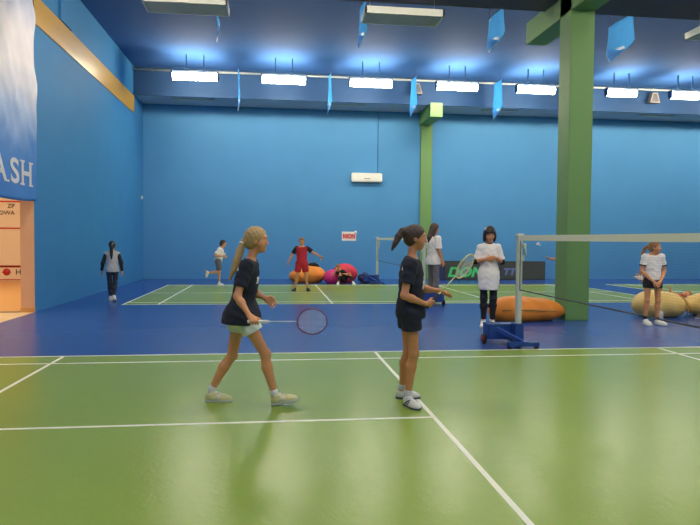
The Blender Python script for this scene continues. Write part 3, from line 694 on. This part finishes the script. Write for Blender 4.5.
# ---- banner over the opening
bw = lambda y, z: XL+.062+.014*math.sin(2.9*y+1.7*z)+(.018*math.sin(6.1*y+5.2*z+1.3*math.sin(2*z))+.012*math.sin(11.3*y-6.4*z+1.5*math.sin(3*y))+.008*math.sin(17*y+9*z))*(min(1, max(.15, (z-2.9)/1.2)))
bm = bmesh.new(); vs = []
for i in range(91):
    y = -1+5.8*i/90; zb = 2.2+.05*math.sin(1.3*y); vs.append([bm.verts.new((bw(y, zb+(7.2-zb)*k/90), y, zb+(7.2-zb)*k/90)) for k in range(91)])
for i in range(90):
    for k in range(90): bm.faces.new((vs[i][k], vs[i+1][k], vs[i+1][k+1], vs[i][k+1]))
me = bpy.data.meshes.new('squash_banner'); bm.to_mesh(me); bm.free()
ban = tag(link('squash_banner', me, M_banner, None, True), 'large creased blue and white banner lettered SQUASH hanging on the left wall', 'banner')
so = ban.modifiers.new('t', 'SOLIDIFY'); so.thickness = .006
LX = Matrix(((0, 0, 1, 0), (1, 0, 0, 0), (0, 1, 0, 0), (0, 0, 0, 1)))       # text on the left wall, facing +x
for ch, y0, y1 in (('S', .94, 1.42), ('Q', 1.5, 2.2), ('U', 2.28, 2.82), ('A', 2.93, 3.6), ('S', 3.69, 4.16), ('H', 4.22, 4.76)):
    y0 -= .17; y1 -= .17
    t = text_mesh('lettering', ch, .7, Matrix.Identity(4), M_print, ban, ext=.001, off=.014)
    vs = np.array([v.co[:] for v in t.data.vertices]); lo, hi = vs.min(0), vs.max(0)
    for v in t.data.vertices:
        a = (v.co.x-lo[0])/(hi[0]-lo[0]); b = (v.co.y-lo[1])/(hi[1]-lo[1]); y = y0+.03+(y1-y0-.06)*a; z = 2.45+.46*b
        v.co = (bw(y, z)+.006+v.co.z, y, z)
    if ch in 'AHU':
        m = MB(); m.bm.from_mesh(t.data); wl = y1-y0
        for c, z in {'A': ((.08, 2.45), (.92, 2.45)), 'U': ((.1, 2.875), (.9, 2.875)), 'H': ((.12, 2.45), (.88, 2.45), (.12, 2.875), (.88, 2.875))}[ch]:
            yc = y0+wl*c; m.box((bw(yc, z)+.004, yc-.1, z), (bw(yc, z)+.011, yc+.1, z+.035))
        m.bm.to_mesh(t.data); m.bm.free()
# ================================================================== NETS AND POSTS
def net(y0, y1, x, label):
    r = empty('badminton_net', label, 'net', (x, 0, 0))
    n = 24; ys = [y0+(y1-y0)*i/n for i in range(n+1)]
    sag = lambda y: 1.562-.006*math.sin(math.pi*(y-y0)/(y1-y0))
    m = MB()
    for i in range(n):
        a, b = ys[i], ys[i+1]
        m.prism([(-.006, a, sag(a)-.075), (-.006, b, sag(b)-.075), (-.006, b, sag(b)), (-.006, a, sag(a))], (.012, 0, 0))
    m.build('top_tape', M_tape, r)
    m = MB(); st = .024
    k = 0
    while y0+k*st <= y1:
        y = y0+k*st; z = sag(y); m.quad([(0, y-.0004, z-.76), (0, y+.0004, z-.76), (0, y+.0004, z-.07), (0, y-.0004, z-.07)]); k += 1
    for j in range(29):
        for i in range(n):
            a, b = ys[i], ys[i+1]; za, zb = sag(a)-.07-j*.0245, sag(b)-.07-j*.0245
            m.quad([(0, a, za-.0004), (0, b, zb-.0004), (0, b, zb+.0004), (0, a, za+.0004)])
    m.build('mesh', M_net, r)
    m = MB().tube([(0, y, sag(y)-.765) for y in ys], .009, 6)
    for y in (y0, y1): m.tube([(0, y, sag(y)), (0, y, sag(y)-.765)], .006, 6)
    m.build('edge_cord', M_net, r)
    return r
net(-6.1, .24, .09, 'badminton net strung across the near green court')
net(6.05, 12.35, .12, 'badminton net on the far court by the back wall')
def post(x, y, s, label, base=True):
    """s = +1: the cart stands beyond the court, -1: on the near side"""
    r = empty('net_post_cart', label, 'net post', (x, y, 0), 0 if s > 0 else math.pi, 'wheeled net posts')
    MB().box((-.038, -.035, .1), (.038, .035, 1.57), 0, .012).build('post', M_post, r)
    MB().box((-.05, -.045, 1.555), (.05, .045, 1.585), 0, .006).build('top_cap', M_plastic, r)
    m = MB().box((.02, -.07, 1.38), (.075, -.03, 1.45), 0, .006).tube([(.05, -.05, 1.4), (.05, -.1, 1.36), (.05, -.1, 1.28)], .014, 8).box((-.03, -.06, 1.2), (.05, -.035, 1.28)); m.build('ratchet', M_post, r)
    b = MB().box((-.4, .08, .08), (.06, .34, .29), 0, .012).build('counterweight_box', M_cart, r)
    MB().box((-.405, .075, .28), (.065, .345, .295), 0, .004).build('lid', M_cart, b)
    MB().box((-.05, -.3, .04), (.05, .36, .1), 0, .008).box((-.24, -.28, .035), (.2, -.2, .09), 0, .008).box((-.06, -.06, .08), (.06, .12, .32), 0, .006).prism([(-.3, .08, .2), (-.02, -.22, .06), (-.02, -.22, .1), (-.3, .08, .26)], (.05, 0, 0)).build('base_frame', M_cart, r)
    for px_, py_ in ((-.42, .22), (.1, .22)):
        w_ = MB().tube([(px_-.022, py_, .07), (px_+.022, py_, .07)], .07, 18).build('wheel', M_rubber, r)
        MB().tube([(px_-.026, py_, .07), (px_+.026, py_, .07)], .042, 12).build('hub', M_redpl, w_)
    for px_ in (-.21, .17):
        MB().tube([(px_, -.24, 0), (px_, -.24, .05)], .03, 10).build('foot_pad', M_rubber, r)
    return r
post(.1, .3, 1, 'blue wheeled net post beside the woman in black leggings')
post(.12, 5.95, -1, 'blue wheeled net post behind the girl in navy shorts')
post(.12, 12.45, 1, 'blue wheeled net post standing against the back wall')

# ================================================================== BEAN BAGS, BOARDS
def bag(label, prims, mt, loc, h=.022, group=None, seam=None, seed=0):
    wr = lambda X, Y, Z: .011*np.sin(X*9+seed+1.5*np.sin(Y*7))*np.sin(Z*11+X*4+seed)+.004*np.sin(X*19+Z*13+Y*11)
    me = sdf_mesh('bean_bag', [dict(p=prims, cut=[((0, 0, .004), (0, 0, -1))])], h, wr)
    o = link('bean_bag', me, mt, None, True); o.location = loc
    tag(o, label, 'bean bag', group)
    if seam: MB().tube(seam, .014, 8).build('seam_tape', M_seam, o)
    return o
bag('large orange bean bag lying beside the foot of the green column', [ell((-.12, 0, .19), (.62, .36, .235), None, .1), ell((-.3, 0, .2), (.42, .37, .25), None, .1), ell((.28, -.02, .19), (.42, .27, .19), None, .15), cap((.5, -.04, .18), (.66, -.06, .16), .1, .035, .1)], M_bag_o, (1.38, 3.0, 0), seed=1,
    seam=[(.6, -.06, .18), (.45, -.27, .2), (.2, -.35, .22), (-.2, -.395, .24), (-.6, -.3, .22)])
bag('mustard yellow bean bag behind the girl in the white polo', [ell((0, 0, .22), (.55, .4, .27), None, .1), ell((-.15, 0, .25), (.36, .38, .27), None, .1)], M_bag_y, (4.36, 3.45, 0), seed=2,
    seam=[(.33, -.38, .05), (.36, -.36, .2), (.33, -.25, .38), (.3, 0, .48)])
bag('mustard yellow bean bag at the right edge of the view', [ell((0, 0, .21), (.52, .4, .25), None, .1), ell((.15, 0, .22), (.4, .38, .24), None, .1)], M_bag_y, (5.5, 3.55, 0), seed=3)
bag('orange bean bag by the back wall behind the boy in red', [ell((0, 0, .27), (.52, .42, .32), None, .1), ell((-.35, 0, .22), (.4, .36, .25), None, .1)], M_bag_o, (-2.07, 13.2, 0), .03, seed=4)
bag('magenta bean bag between the orange and red ones', [ell((0, 0, .2), (.28, .34, .25), None, .1), ell((.05, 0, .22), (.22, .3, .25), None, .1)], M_bag_p, (-1.38, 12.75, 0), .03, seed=5)
bag('red bean bag by the back wall with a child on it', [ell((0, 0, .3), (.42, .42, .36), None, .1), ell((-.12, 0, .26), (.38, .4, .3), None, .1)], M_bag_r, (-.85, 13.35, 0), .03, seed=6)
o = tag(link('sports_bag', sdf_mesh('sports_bag', [dict(p=[ell((0, 0, .15), (.22, .17, .16), None, .05), ell((.1, 0, .12), (.2, .16, .13), None, .05)], cut=[((0, 0, .003), (0, 0, -1))])], .02), M_board_n, None, True), 'dark navy sports bag on the floor right of the red bean bag', 'bag'); o.location = (-.2, 13.3, 0)
MB().tube([(-.12, -.12, .24), (-.05, -.14, .34), (.08, -.14, .34), (.14, -.12, .22)], .014, 6).build('carry_handle', M_rubber, o)
o = tag(link('folded_jacket', sdf_mesh('folded_jacket', [dict(p=[cap((-.2, 0, .04), (.14, 0, .04), .05, .05, .03), cap((-.18, .1, .04), (.1, .1, .04), .05, .04, .03), cap((.14, 0, .04), (.22, .02, .0), .045, .035, .03), cap((-.05, 0, .08), (.1, .03, .1), .035, .03, .03)])], .016), M_blackc, None, True), 'black jacket lying on top of the orange bean bag at the back wall', 'jacket'); o.location = (-2.02, 13.18, .572)
def board(x, y, wd, rz, mt, label, txt=None):
    r = empty('barrier_board', label, 'barrier', (x, y, 0), rz, 'table tennis barrier boards along the back wall')
    MB().box((-wd/2, -.012, .02), (wd/2, .012, .7), 0, .004).build('cloth_panel', mt, r)
    MB().tube([(-wd/2, 0, .7), (wd/2, 0, .7)], .014, 8).tube([(-wd/2, 0, .015), (wd/2, 0, .015)], .014, 8).tube([(-wd/2, 0, .01), (-wd/2, 0, .7)], .014, 8).tube([(wd/2, 0, .01), (wd/2, 0, .7)], .014, 8).build('frame', M_rubber, r)
    if txt:
        text_mesh('lettering', txt[0], txt[1], Matrix.Translation((txt[2], -.016, txt[3])) @ FX @ Matrix(((1, .28, 0, 0), (0, 1, 0, 0), (0, 0, 1, 0), (0, 0, 0, 1))), txt[4], r, off=.02, xs=1.15)
board(4.1, 14.6, 2.26, 0, M_board, 'dark barrier board with big green lettering behind the racket head', ('DONIC', .5, -.93, .13, M_letg))
board(6.15, 14.62, 1.76, 0, M_board, 'dark barrier board with a pale blue mark behind the net post', ('TT', .34, -.8, .2, M_letb))
board(2.86, 14.5, .3, -.3, M_board_n, 'plain navy barrier board standing left of the green lettered one')
o = empty('water_bottle', 'white plastic bottle standing on the floor by the yellow bean bag', 'bottle', (3.83, 2.62, 0))
MB().tube([(0, 0, 0), (0, 0, .15), (0, 0, .18), (0, 0, .2)], [.036, .036, .03, .014], 14).build('body', M_plastic, o); MB().tube([(0, 0, .2), (0, 0, .225)], .016, 12).build('cap', M_lampgrey, o)
def shuttle(loc, ax, label):
    o = empty('shuttlecock', label, 'shuttlecock', loc)
    a = Vector(ax).normalized(); x = a.orthogonal().normalized(); y = a.cross(x)
    MB().ball((0, 0, 0), .014).build('cork', M_plastic, o)
    m = MB()
    for k in range(16):
        t = 2*math.pi*k/16; d = x*math.cos(t)+y*math.sin(t); s_ = x*-math.sin(t)+y*math.cos(t)
        m.prism([tuple(d*.011-s_*.002), tuple(d*.011+s_*.002), tuple(a*.068+d*.033+s_*.0075), tuple(a*.068+d*.033-s_*.0075)], tuple(d*.0012))
    m.build('feather_skirt', M_wcloth, o)

# ================================================================== PEOPLE
# ---- girl with the blond ponytail stepping to the right
SA = .93
JA = dict(pelvis=(-.05, 0, .80), neck=(.03, 0, 1.30), head=(.086, 0, 1.468), hs=.98, face=(1, -.04, -.02),
    sh=[(.035, .145, 1.25), (.005, -.15, 1.25)], el=[(.055, .2, .985), (-.072, -.215, .985)], wr=[(.155, .17, .935), (.02, -.30, .852)],
    hip=[(-.07, .08, .79), (-.015, -.085, .79)], kn=[(-.135, .09, .42), (.165, -.09, .462)], an=[(-.315, .09, .115), (.247, -.10, .115)],
    heel=[(-.375, .09, 0), (.225, -.10, 0)], toe=[(-.13, .07, 0), (.462, -.12, .05)], shoeup={1: (-.2, 0, 1)}, necksc=.86,
    tail=[(-.035, 0, 1.45), (-.062, -.005, 1.37), (-.09, -.02, 1.28), (-.118, -.03, 1.2), (-.15, -.03, 1.115)])
JA['hands'] = [hand_open((.155, .17, .935), (.085, -.01, -.055), (-.3, -.9, -.3), (.5, .1, .8), .92, .3),
               hand_grip((.02, -.30, .852), (.078, -.335, .783), (1, 0, -.005), (0, 1, 0), .92)]
person('blond ponytailed girl in navy shirt and white shorts stepping along with a racket', (-3.57, -2.45, 0), 0, JA,
    dict(hair_m=M_blond, hair='pony', tailr=.034, tie=M_wcloth, brow=M_brow_b, shirt=M_navy, ease=.022, hem=-.075, hemtilt=.12, flare=(.012, 0, -.05, (.175, .205, .2)), sleeve=.7, legtop=-.03,
         bottom=M_wshort, leg=.4, bease=.03, waist=.05, shoe=M_shoe_y, shoe_trim=M_wcloth, sole=M_sole,
         patch=[((.112, -.06, 1.115), .06, .06, (1, -.45, .1)), ((-.085, -.085, 1.235), .05, .07, (-1, -.5, .2))]), h=.0052, scale=SA)
racket('badminton racket with a pale head held by the blond girl', (-3.57+.018, -2.45-.335, .783), (1, 0, -.004), (.05, -1, .05), [M_racm, M_racw, M_grip])
# ---- girl with the brown ponytail
JB = dict(pelvis=(.02, 0, .86), neck=(.022, 0, 1.325), head=(.057, 0, 1.502), hs=.93, face=(1, -.12, -.08),
    sh=[(.055, .14, 1.275), (-.02, -.15, 1.27)], el=[(.145, .175, 1.035), (-.082, -.19, 1.0)], wr=[(.30, .12, 1.018), (.105, -.17, .928)],
    hip=[(.01, .085, .84), (.0, -.085, .84)], kn=[(.022, .10, .465), (.036, -.07, .473)], an=[(-.01, .19, .115), (-.005, -.05, .115)],
    heel=[(-.066, .2, 0), (-.03, -.005, 0)], toe=[(.165, .19, 0), (.055, -.225, 0)], necksc=.86,
    tail=[(-.03, 0, 1.575), (-.065, -.005, 1.558), (-.10, -.01, 1.51), (-.13, -.02, 1.455), (-.16, -.02, 1.395)])
aB = nrm((.47, .17, .43)); n1 = nrm(np.array((0, -1, 0))+aB*aB[1]); s1 = np.cross(n1, aB); nB = n1*math.cos(.8)-s1*math.sin(.8)
GB = V3((.165, -.13, .928))
JB['hands'] = [hand_open((.30, .12, 1.018), (.08, -.035, -.025), (0, -.4, -1), (.2, -1, .3), .92, .3, .1),
               hand_grip((.105, -.17, .928), GB+aB*.0, aB, (-.3, 1, -.1), .92)]
person('girl with a brown ponytail in navy shirt and navy shorts holding a racket up', (-2.13, -2.62, 0), 0, JB,
    dict(hair_m=M_brown, hair='pony', tailr=.033, tie=M_greyc, shirt=M_navy, ease=.026, hem=-.075, sleeve=.62, bottom=M_navy, leg=.42, bease=.03, waist=.05,
         flare=(.0, 0, -.02, (.125, .165, .18)), shoe=M_shoe_w, shoe_trim=M_trim_s, sole=M_sole_d, sock=mat('pale patterned sock', (206, 204, 208), .9, .2, 60),
         patch=[((.142, -.075, 1.085), .07, .075, (1, -.7, .05)), ((-.075, -.1, 1.235), .03, .04, (-1, -.5, .2))], skin=M_skin2), h=.0052, scale=.92)
racket('pale yellow badminton racket tilted up in the brown-haired girl\'s hand', tuple(V3((-2.13, -2.62, 0))+GB-aB*.055), aB, nB, [M_racy, M_racy, M_gripd])

def stand(H, **k):
    hs = .45+.32*H; q = H/1.6
    J = dict(pelvis=(0, 0, .535*H), neck=(-.01*q, 0, H-.235*hs-.045*q), head=(.02*q, 0, H-.128*hs), hs=hs,
        sh=[(0, .155*q, H*.805), (0, -.155*q, H*.805)], hip=[(0, .085*q, .515*H), (0, -.085*q, .515*H)], kn=[(.015, .09*q, .283*H), (.015, -.09*q, .283*H)],
        an=[(-.02, .095*q, .07*H), (-.02, -.095*q, .07*H)], heel=[(-.075*q, .095*q, 0), (-.075*q, -.095*q, 0)], toe=[(.165*q, .12*q, 0), (.165*q, -.12*q, 0)])
    z = H*.805
    J['el'] = [(-.03*q, .2*q, z-.27*q), (-.03*q, -.2*q, z-.27*q)]; J['wr'] = [(.03*q, .22*q, z-.5*q), (.03*q, -.22*q, z-.5*q)]
    J.update(k)
    if 'hands' not in J:
        J['hands'] = []
        for i, s in ((0, 1), (1, -1)):
            d = J.get('hd', [None, None])[i]; d = nrm(V3(J['wr'][i])-V3(J['el'][i])) if d is None else nrm(d)
            n_ = J.get('hn', [(0, -1, 0), (0, 1, 0)])[i]; n_ = V3(n_)-d*(V3(n_)@d); n_ = nrm(n_)
            th = np.cross(n_, d)*(1 if i else -1)
            J['hands'].append(hand_open(J['wr'][i], d, n_, th, q, .35))
    return J
D2 = math.radians
# ---- woman in the long white shirt, looking down at her hands
H = 1.63
J = stand(H, face=(1, .1, -.32), up=(.3, 0, 1), head=(.05, 0, 1.495), sh=[(0, .135, 1.285), (0, -.135, 1.285)], el=[(-.01, .21, 1.05), (-.01, -.21, 1.05)], wr=[(.2, .08, 1.12), (.2, -.06, 1.10)],
          hd=[(.15, -.9, .0), (.25, .85, .1)], hn=[(-.9, 0, .3), (-.9, 0, .3)], hip=[(0, .08, .84), (0, -.08, .84)], kn=[(.01, .075, .46), (.01, -.075, .46)], an=[(-.02, .07, .11), (-.02, -.07, .11)],
          heel=[(-.07, .07, 0), (-.07, -.07, 0)], toe=[(.165, .1, 0), (.165, -.1, 0)])
person('dark-bobbed woman in long white shirt and black leggings looking at her hands', (.34, 2.2, 0), D2(-104), J,
    dict(hair_m=M_black_h, hair='bob', hth=.026, hairline=(.8, .6, -.036), shirt=M_wcloth, ease=.018, hem=.0, long_hem=.27, flare=(0, 0, -.1, (.135, .165, .3)), sleeve=.84, undersleeve=(1.3, M_blackc), collar=M_blackc,
         bottom=M_blackc, bname='leggings', leg=1.96, bease=.008, sockh=.02,
         patch=[((.145, .07, 1.16), .05, .05, (1, .2, 0)), ]), size=1.065, h=.009)
# ---- umpire behind the girl in navy
J = stand(1.76, face=(.9, -.1, -.15), el=[(.03, .2, 1.16), (0, -.21, 1.15)], wr=[(.14, .16, .95), (.1, -.2, .93)])
person('long-haired woman in white shirt and grey trousers behind the girl in navy shorts', (.47, 6.42, 0), D2(20), J,
    dict(hair_m=M_brown, hair='long', shirt=M_wcloth, ease=.03, hem=-.1, flare=(0, 0, -.06, (.15, .18, .2)), sleeve=.85, bottom=M_greyc, bname='trousers', leg=1.97, bease=.014, shoe=M_shoe_k, sock=None), size=1.08, h=.01, scale=1.02)
# ---- child running to the right at the back
H = 1.42
J = stand(H, pelvis=(0, 0, .78), neck=(.08, 0, 1.14), head=(.14, 0, 1.275), face=(1, 0, 0), sh=[(.07, .13, 1.10), (.04, -.13, 1.10)], el=[(-.1, .19, .93), (-.08, -.19, .92)], wr=[(.1, .17, .9), (.16, -.16, .9)],
    hip=[(0, .075, .77), (0, -.075, .77)], kn=[(.03, .08, .44), (.03, -.08, .42)], an=[(.03, .08, .1), (-.3, -.08, .40)], heel=[(-.03, .08, 0), (-.36, -.08, .46)], toe=[(.17, .08, 0), (-.38, -.08, .26)], shoeup={1: (1, 0, .1)})
person('child in a white shirt and grey shorts running right along the back wall', (-5.06, 11.7, 0), D2(5), J,
    dict(hair_m=M_black_h, hair='short', shirt=M_wcloth, ease=.03, hem=-.05, sleeve=.8, bottom=M_greyc, leg=.85, bease=.03), size=1.045, h=.01, scale=.86)
shuttle((-4.86, 11.5, .98), (.4, 0, 1), 'white shuttlecock in the running child\'s hand')
# ---- boy in red
H = 1.5
J = stand(H, face=(1, 0, -.1), sh=[(0, .15, 1.2), (0, -.15, 1.2)], el=[(.03, .32, 1.07), (.0, -.28, 1.0)], wr=[(.12, .52, .97), (.08, -.36, .82)],
    hip=[(0, .08, .78), (0, -.08, .78)], kn=[(.02, .12, .43), (.02, -.13, .43)], an=[(-.02, .16, .1), (-.02, -.19, .1)], heel=[(-.06, .15, 0), (-.06, -.18, 0)], toe=[(.15, .22, 0), (.15, -.25, 0)])
person('boy in a red and black shirt and red shorts with his arms held out', (-2.53, 9.75, 0), D2(-95), J,
    dict(hair_m=M_ginger, hair='short', shirt=M_redc, sleeve_m=M_blackc, sleeve_label='black sleeve', ease=.03, hem=-.06, sleeve=.75, bottom=M_redc, leg=.72, bease=.035, shoe=M_shoe_k, sole=M_shoe_k, sock=None), size=1.03, h=.01, scale=.95)
shuttle((-1.99, 9.62, .9), (.3, -.2, 1), 'white shuttlecock in the hand of the boy in red')
# ---- child walking away along the left wall
H = 1.42
J = stand(H, sh=[(0, .13, 1.12), (0, -.13, 1.12)], el=[(-.04, .2, .9), (-.03, -.2, .9)], wr=[(.03, .23, .71), (-.02, -.22, .7)], kn=[(.06, .06, .41), (-.02, -.06, .41)], an=[(.1, .05, .1), (-.1, -.045, .13)],
    heel=[(.05, .05, 0), (-.16, -.05, .05)], toe=[(.27, .06, 0), (.05, -.05, 0)], shoeup={1: (.2, 0, 1)}, tail=[(-.09, 0, 1.335), (-.13, 0, 1.27), (-.14, .0, 1.18), (-.135, 0, 1.08), (-.13, 0, 1.0)])
person('dark-ponytailed child in grey vest and jeans walking away beside the left wall', (-7.09, 7.0, 0), D2(98), J,
    dict(hair_m=M_black_h, hair='pony', tailr=.04, tie=M_redpl, shirt=M_ltgrey, ease=.022, hem=-.07, sleeve=1.95, sleeve_m=M_blackc, sleeve_label='long black sleeve', flare=(0, 0, -.06, (.13, .155, .16)), bottom=M_jean, bname='jeans', leg=1.95, bease=.01), h=.01, scale=.86)
# ---- girl in the white polo behind the net
H = 1.42
J = stand(H, face=(.55, .85, .0), head=(.03, .01, 1.285), sh=[(0, .135, 1.13), (0, -.135, 1.13)], el=[(.0, .19, .89), (.0, -.19, .89)], wr=[(.15, .06, .73), (.15, -.05, .72)], hd=[(.3, -.75, -.6), (.35, .6, -.6)], hn=[(-1, 0, -.2), (-1, 0, -.2)],
    hip=[(0, .075, .73), (0, -.075, .73)], kn=[(.01, .09, .405), (.01, -.09, .405)], an=[(-.02, .1, .1), (-.02, -.1, .1)], heel=[(-.07, .09, 0), (-.07, -.09, 0)], toe=[(.17, .17, 0), (.18, -.1, 0)],
    tail=[(-.07, -.06, 1.31), (-.1, -.1, 1.26), (-.11, -.13, 1.18), (-.11, -.13, 1.1)])
person('girl in black-trimmed white polo standing behind the net with hands clasped', (3.4, 2.25, 0), D2(-98), J,
    dict(hair_m=M_ginger, hair='pony', tailr=.03, shirt=M_wcloth, ease=.02, hem=-.02, sleeve=.6, collar=M_blackc, cuff=M_blackc, bottom=M_blackc, leg=.36, bease=.02, shoew=1.12, sock=M_blackc, sockh=.1), size=1.08, h=.009, scale=.84)
# ---- child lying behind the yellow bean bags
J = dict(pelvis=(-.12, 0, .2), neck=(.32, 0, .33), head=(.46, -.02, .375), hs=.88, face=(-.25, -.75, .6), up=(.9, -.1, .3), sh=[(.27, -.12, .36), (.27, .12, .33)], el=[(.12, -.2, .36), (.05, .2, .4)], wr=[(.0, -.17, .46), (-.03, .12, .52)],
    hip=[(-.13, -.07, .2), (-.13, .07, .2)], kn=[(-.42, -.07, .46), (-.3, .09, .42)], an=[(-.56, -.07, .70), (-.5, .09, .2)], heel=[(-.58, -.07, .79), (-.55, .09, .14)], toe=[(-.76, -.07, .77), (-.66, .09, .3)], shoeup={0: (.2, 0, -1), 1: (.7, 0, .7)})
J['hands'] = [hand_open((.0, -.17, .46), (-.3, .1, 1), (1, 0, .2), (0, 1, 0), .8, .3), hand_open((-.03, .12, .52), (-.2, -.5, .8), (.9, 0, .3), (0, 1, 0), .8, .3)]
person('child in a red shirt lying back between the yellow bean bags with one leg raised', (4.86, 4.03, 0), 0, J,
    dict(hair_m=M_ginger, hair='short', shirt=M_redc, ease=.02, hem=-.05, sleeve=.7, bottom=M_blackc, leg=.5, bease=.02), h=.01, scale=.8)
# ---- child on the red bean bag
J = dict(pelvis=(-.05, 0, .2), neck=(-.02, -.14, .47), head=(.05, -.19, .575), hs=.84, face=(.9, 0, -.35), sh=[(-.02, -.0, .44), (-.02, -.24, .40)], el=[(.06, .12, .33), (.1, -.34, .32)], wr=[(.2, .02, .36), (.16, -.26, .48)],
    hip=[(-.03, .07, .2), (-.03, -.07, .2)], kn=[(.16, .2, .36), (.18, -.12, .36)], an=[(.28, .3, .09), (.3, -.18, .09)], heel=[(.24, .3, 0), (.26, -.18, 0)], toe=[(.43, .35, 0), (.45, -.22, 0)])
J['hands'] = [hand_open((.2, .02, .36), (.4, -.6, .1), (0, 0, -1), (.8, 0, .3), .75, .4), hand_open((.16, -.26, .48), (-.2, .3, 1), (-1, 0, 0), (0, 1, .2), .75, .3)]
person('small child in dark clothes sitting against the red bean bag by the back wall', (-1.02, 12.36, 0), D2(-95), J,
    dict(hair_m=M_ginger, hair='short', shirt=M_blackc, ease=.015, hem=-.02, sleeve=.7, bottom=M_blackc, bname='trousers', leg=1.85, bease=.015), h=.011, scale=.74)
# ---- player mostly hidden by the green column
J = stand(1.5, sh=[(0, .14, 1.2), (0, -.14, 1.2)], el=[(.05, .24, 1.02), (.12, -.3, 1.07)], wr=[(.06, .2, .82), (.2, -.56, 1.1)], hd=[None, (.2, -.9, .1)], hn=[(0, -1, 0), (0, 0, 1)])
person('player standing behind the green column with one arm reaching out', (3.32, 5.2, 0), D2(-92), J,
    dict(hair_m=M_brown, hair='short', shirt=M_wcloth, ease=.02, hem=-.05, sleeve=.6, bottom=M_navy, leg=.5, bease=.02), h=.012, scale=.9)
shuttle((2.5, 5.0, 1.395), (-.7, 0, .5), 'white shuttlecock in the air left of the green column')
# ---- child at the right edge on the second yellow bag
J = dict(pelvis=(-.25, 0, .52), neck=(-.32, 0, .96), head=(-.28, 0, 1.09), hs=.88, face=(1, 0, 0), sh=[(-.31, .13, .92), (-.31, -.13, .92)], el=[(-.2, .2, .72), (-.2, -.2, .72)], wr=[(0, .12, .62), (0, -.12, .62)],
    hip=[(-.23, .07, .51), (-.23, -.07, .51)], kn=[(.12, .1, .45), (.1, -.09, .45)], an=[(.2, .1, .11), (.17, -.09, .11)], heel=[(.15, .1, 0), (.12, -.09, 0)], toe=[(.37, .14, 0), (.34, -.12, 0)])
J['hands'] = [hand_open((0, .12, .62), (.7, -.2, -.4), (0, 0, -1), (0, -1, 0), .8, .3), hand_open((0, -.12, .62), (.7, .2, -.4), (0, 0, -1), (0, 1, 0), .8, .3)]
person('child sitting at the right edge with a bare knee and black and white shoes', (5.17, 2.98, 0), D2(-166), J,
    dict(hair_m=M_ginger, hair='short', shirt=M_wcloth, ease=.02, hem=-.03, sleeve=.6, bottom=M_blackc, leg=.6, bease=.02, shoe=M_shoe_k, sole=M_shoe_w), h=.011, scale=.82)
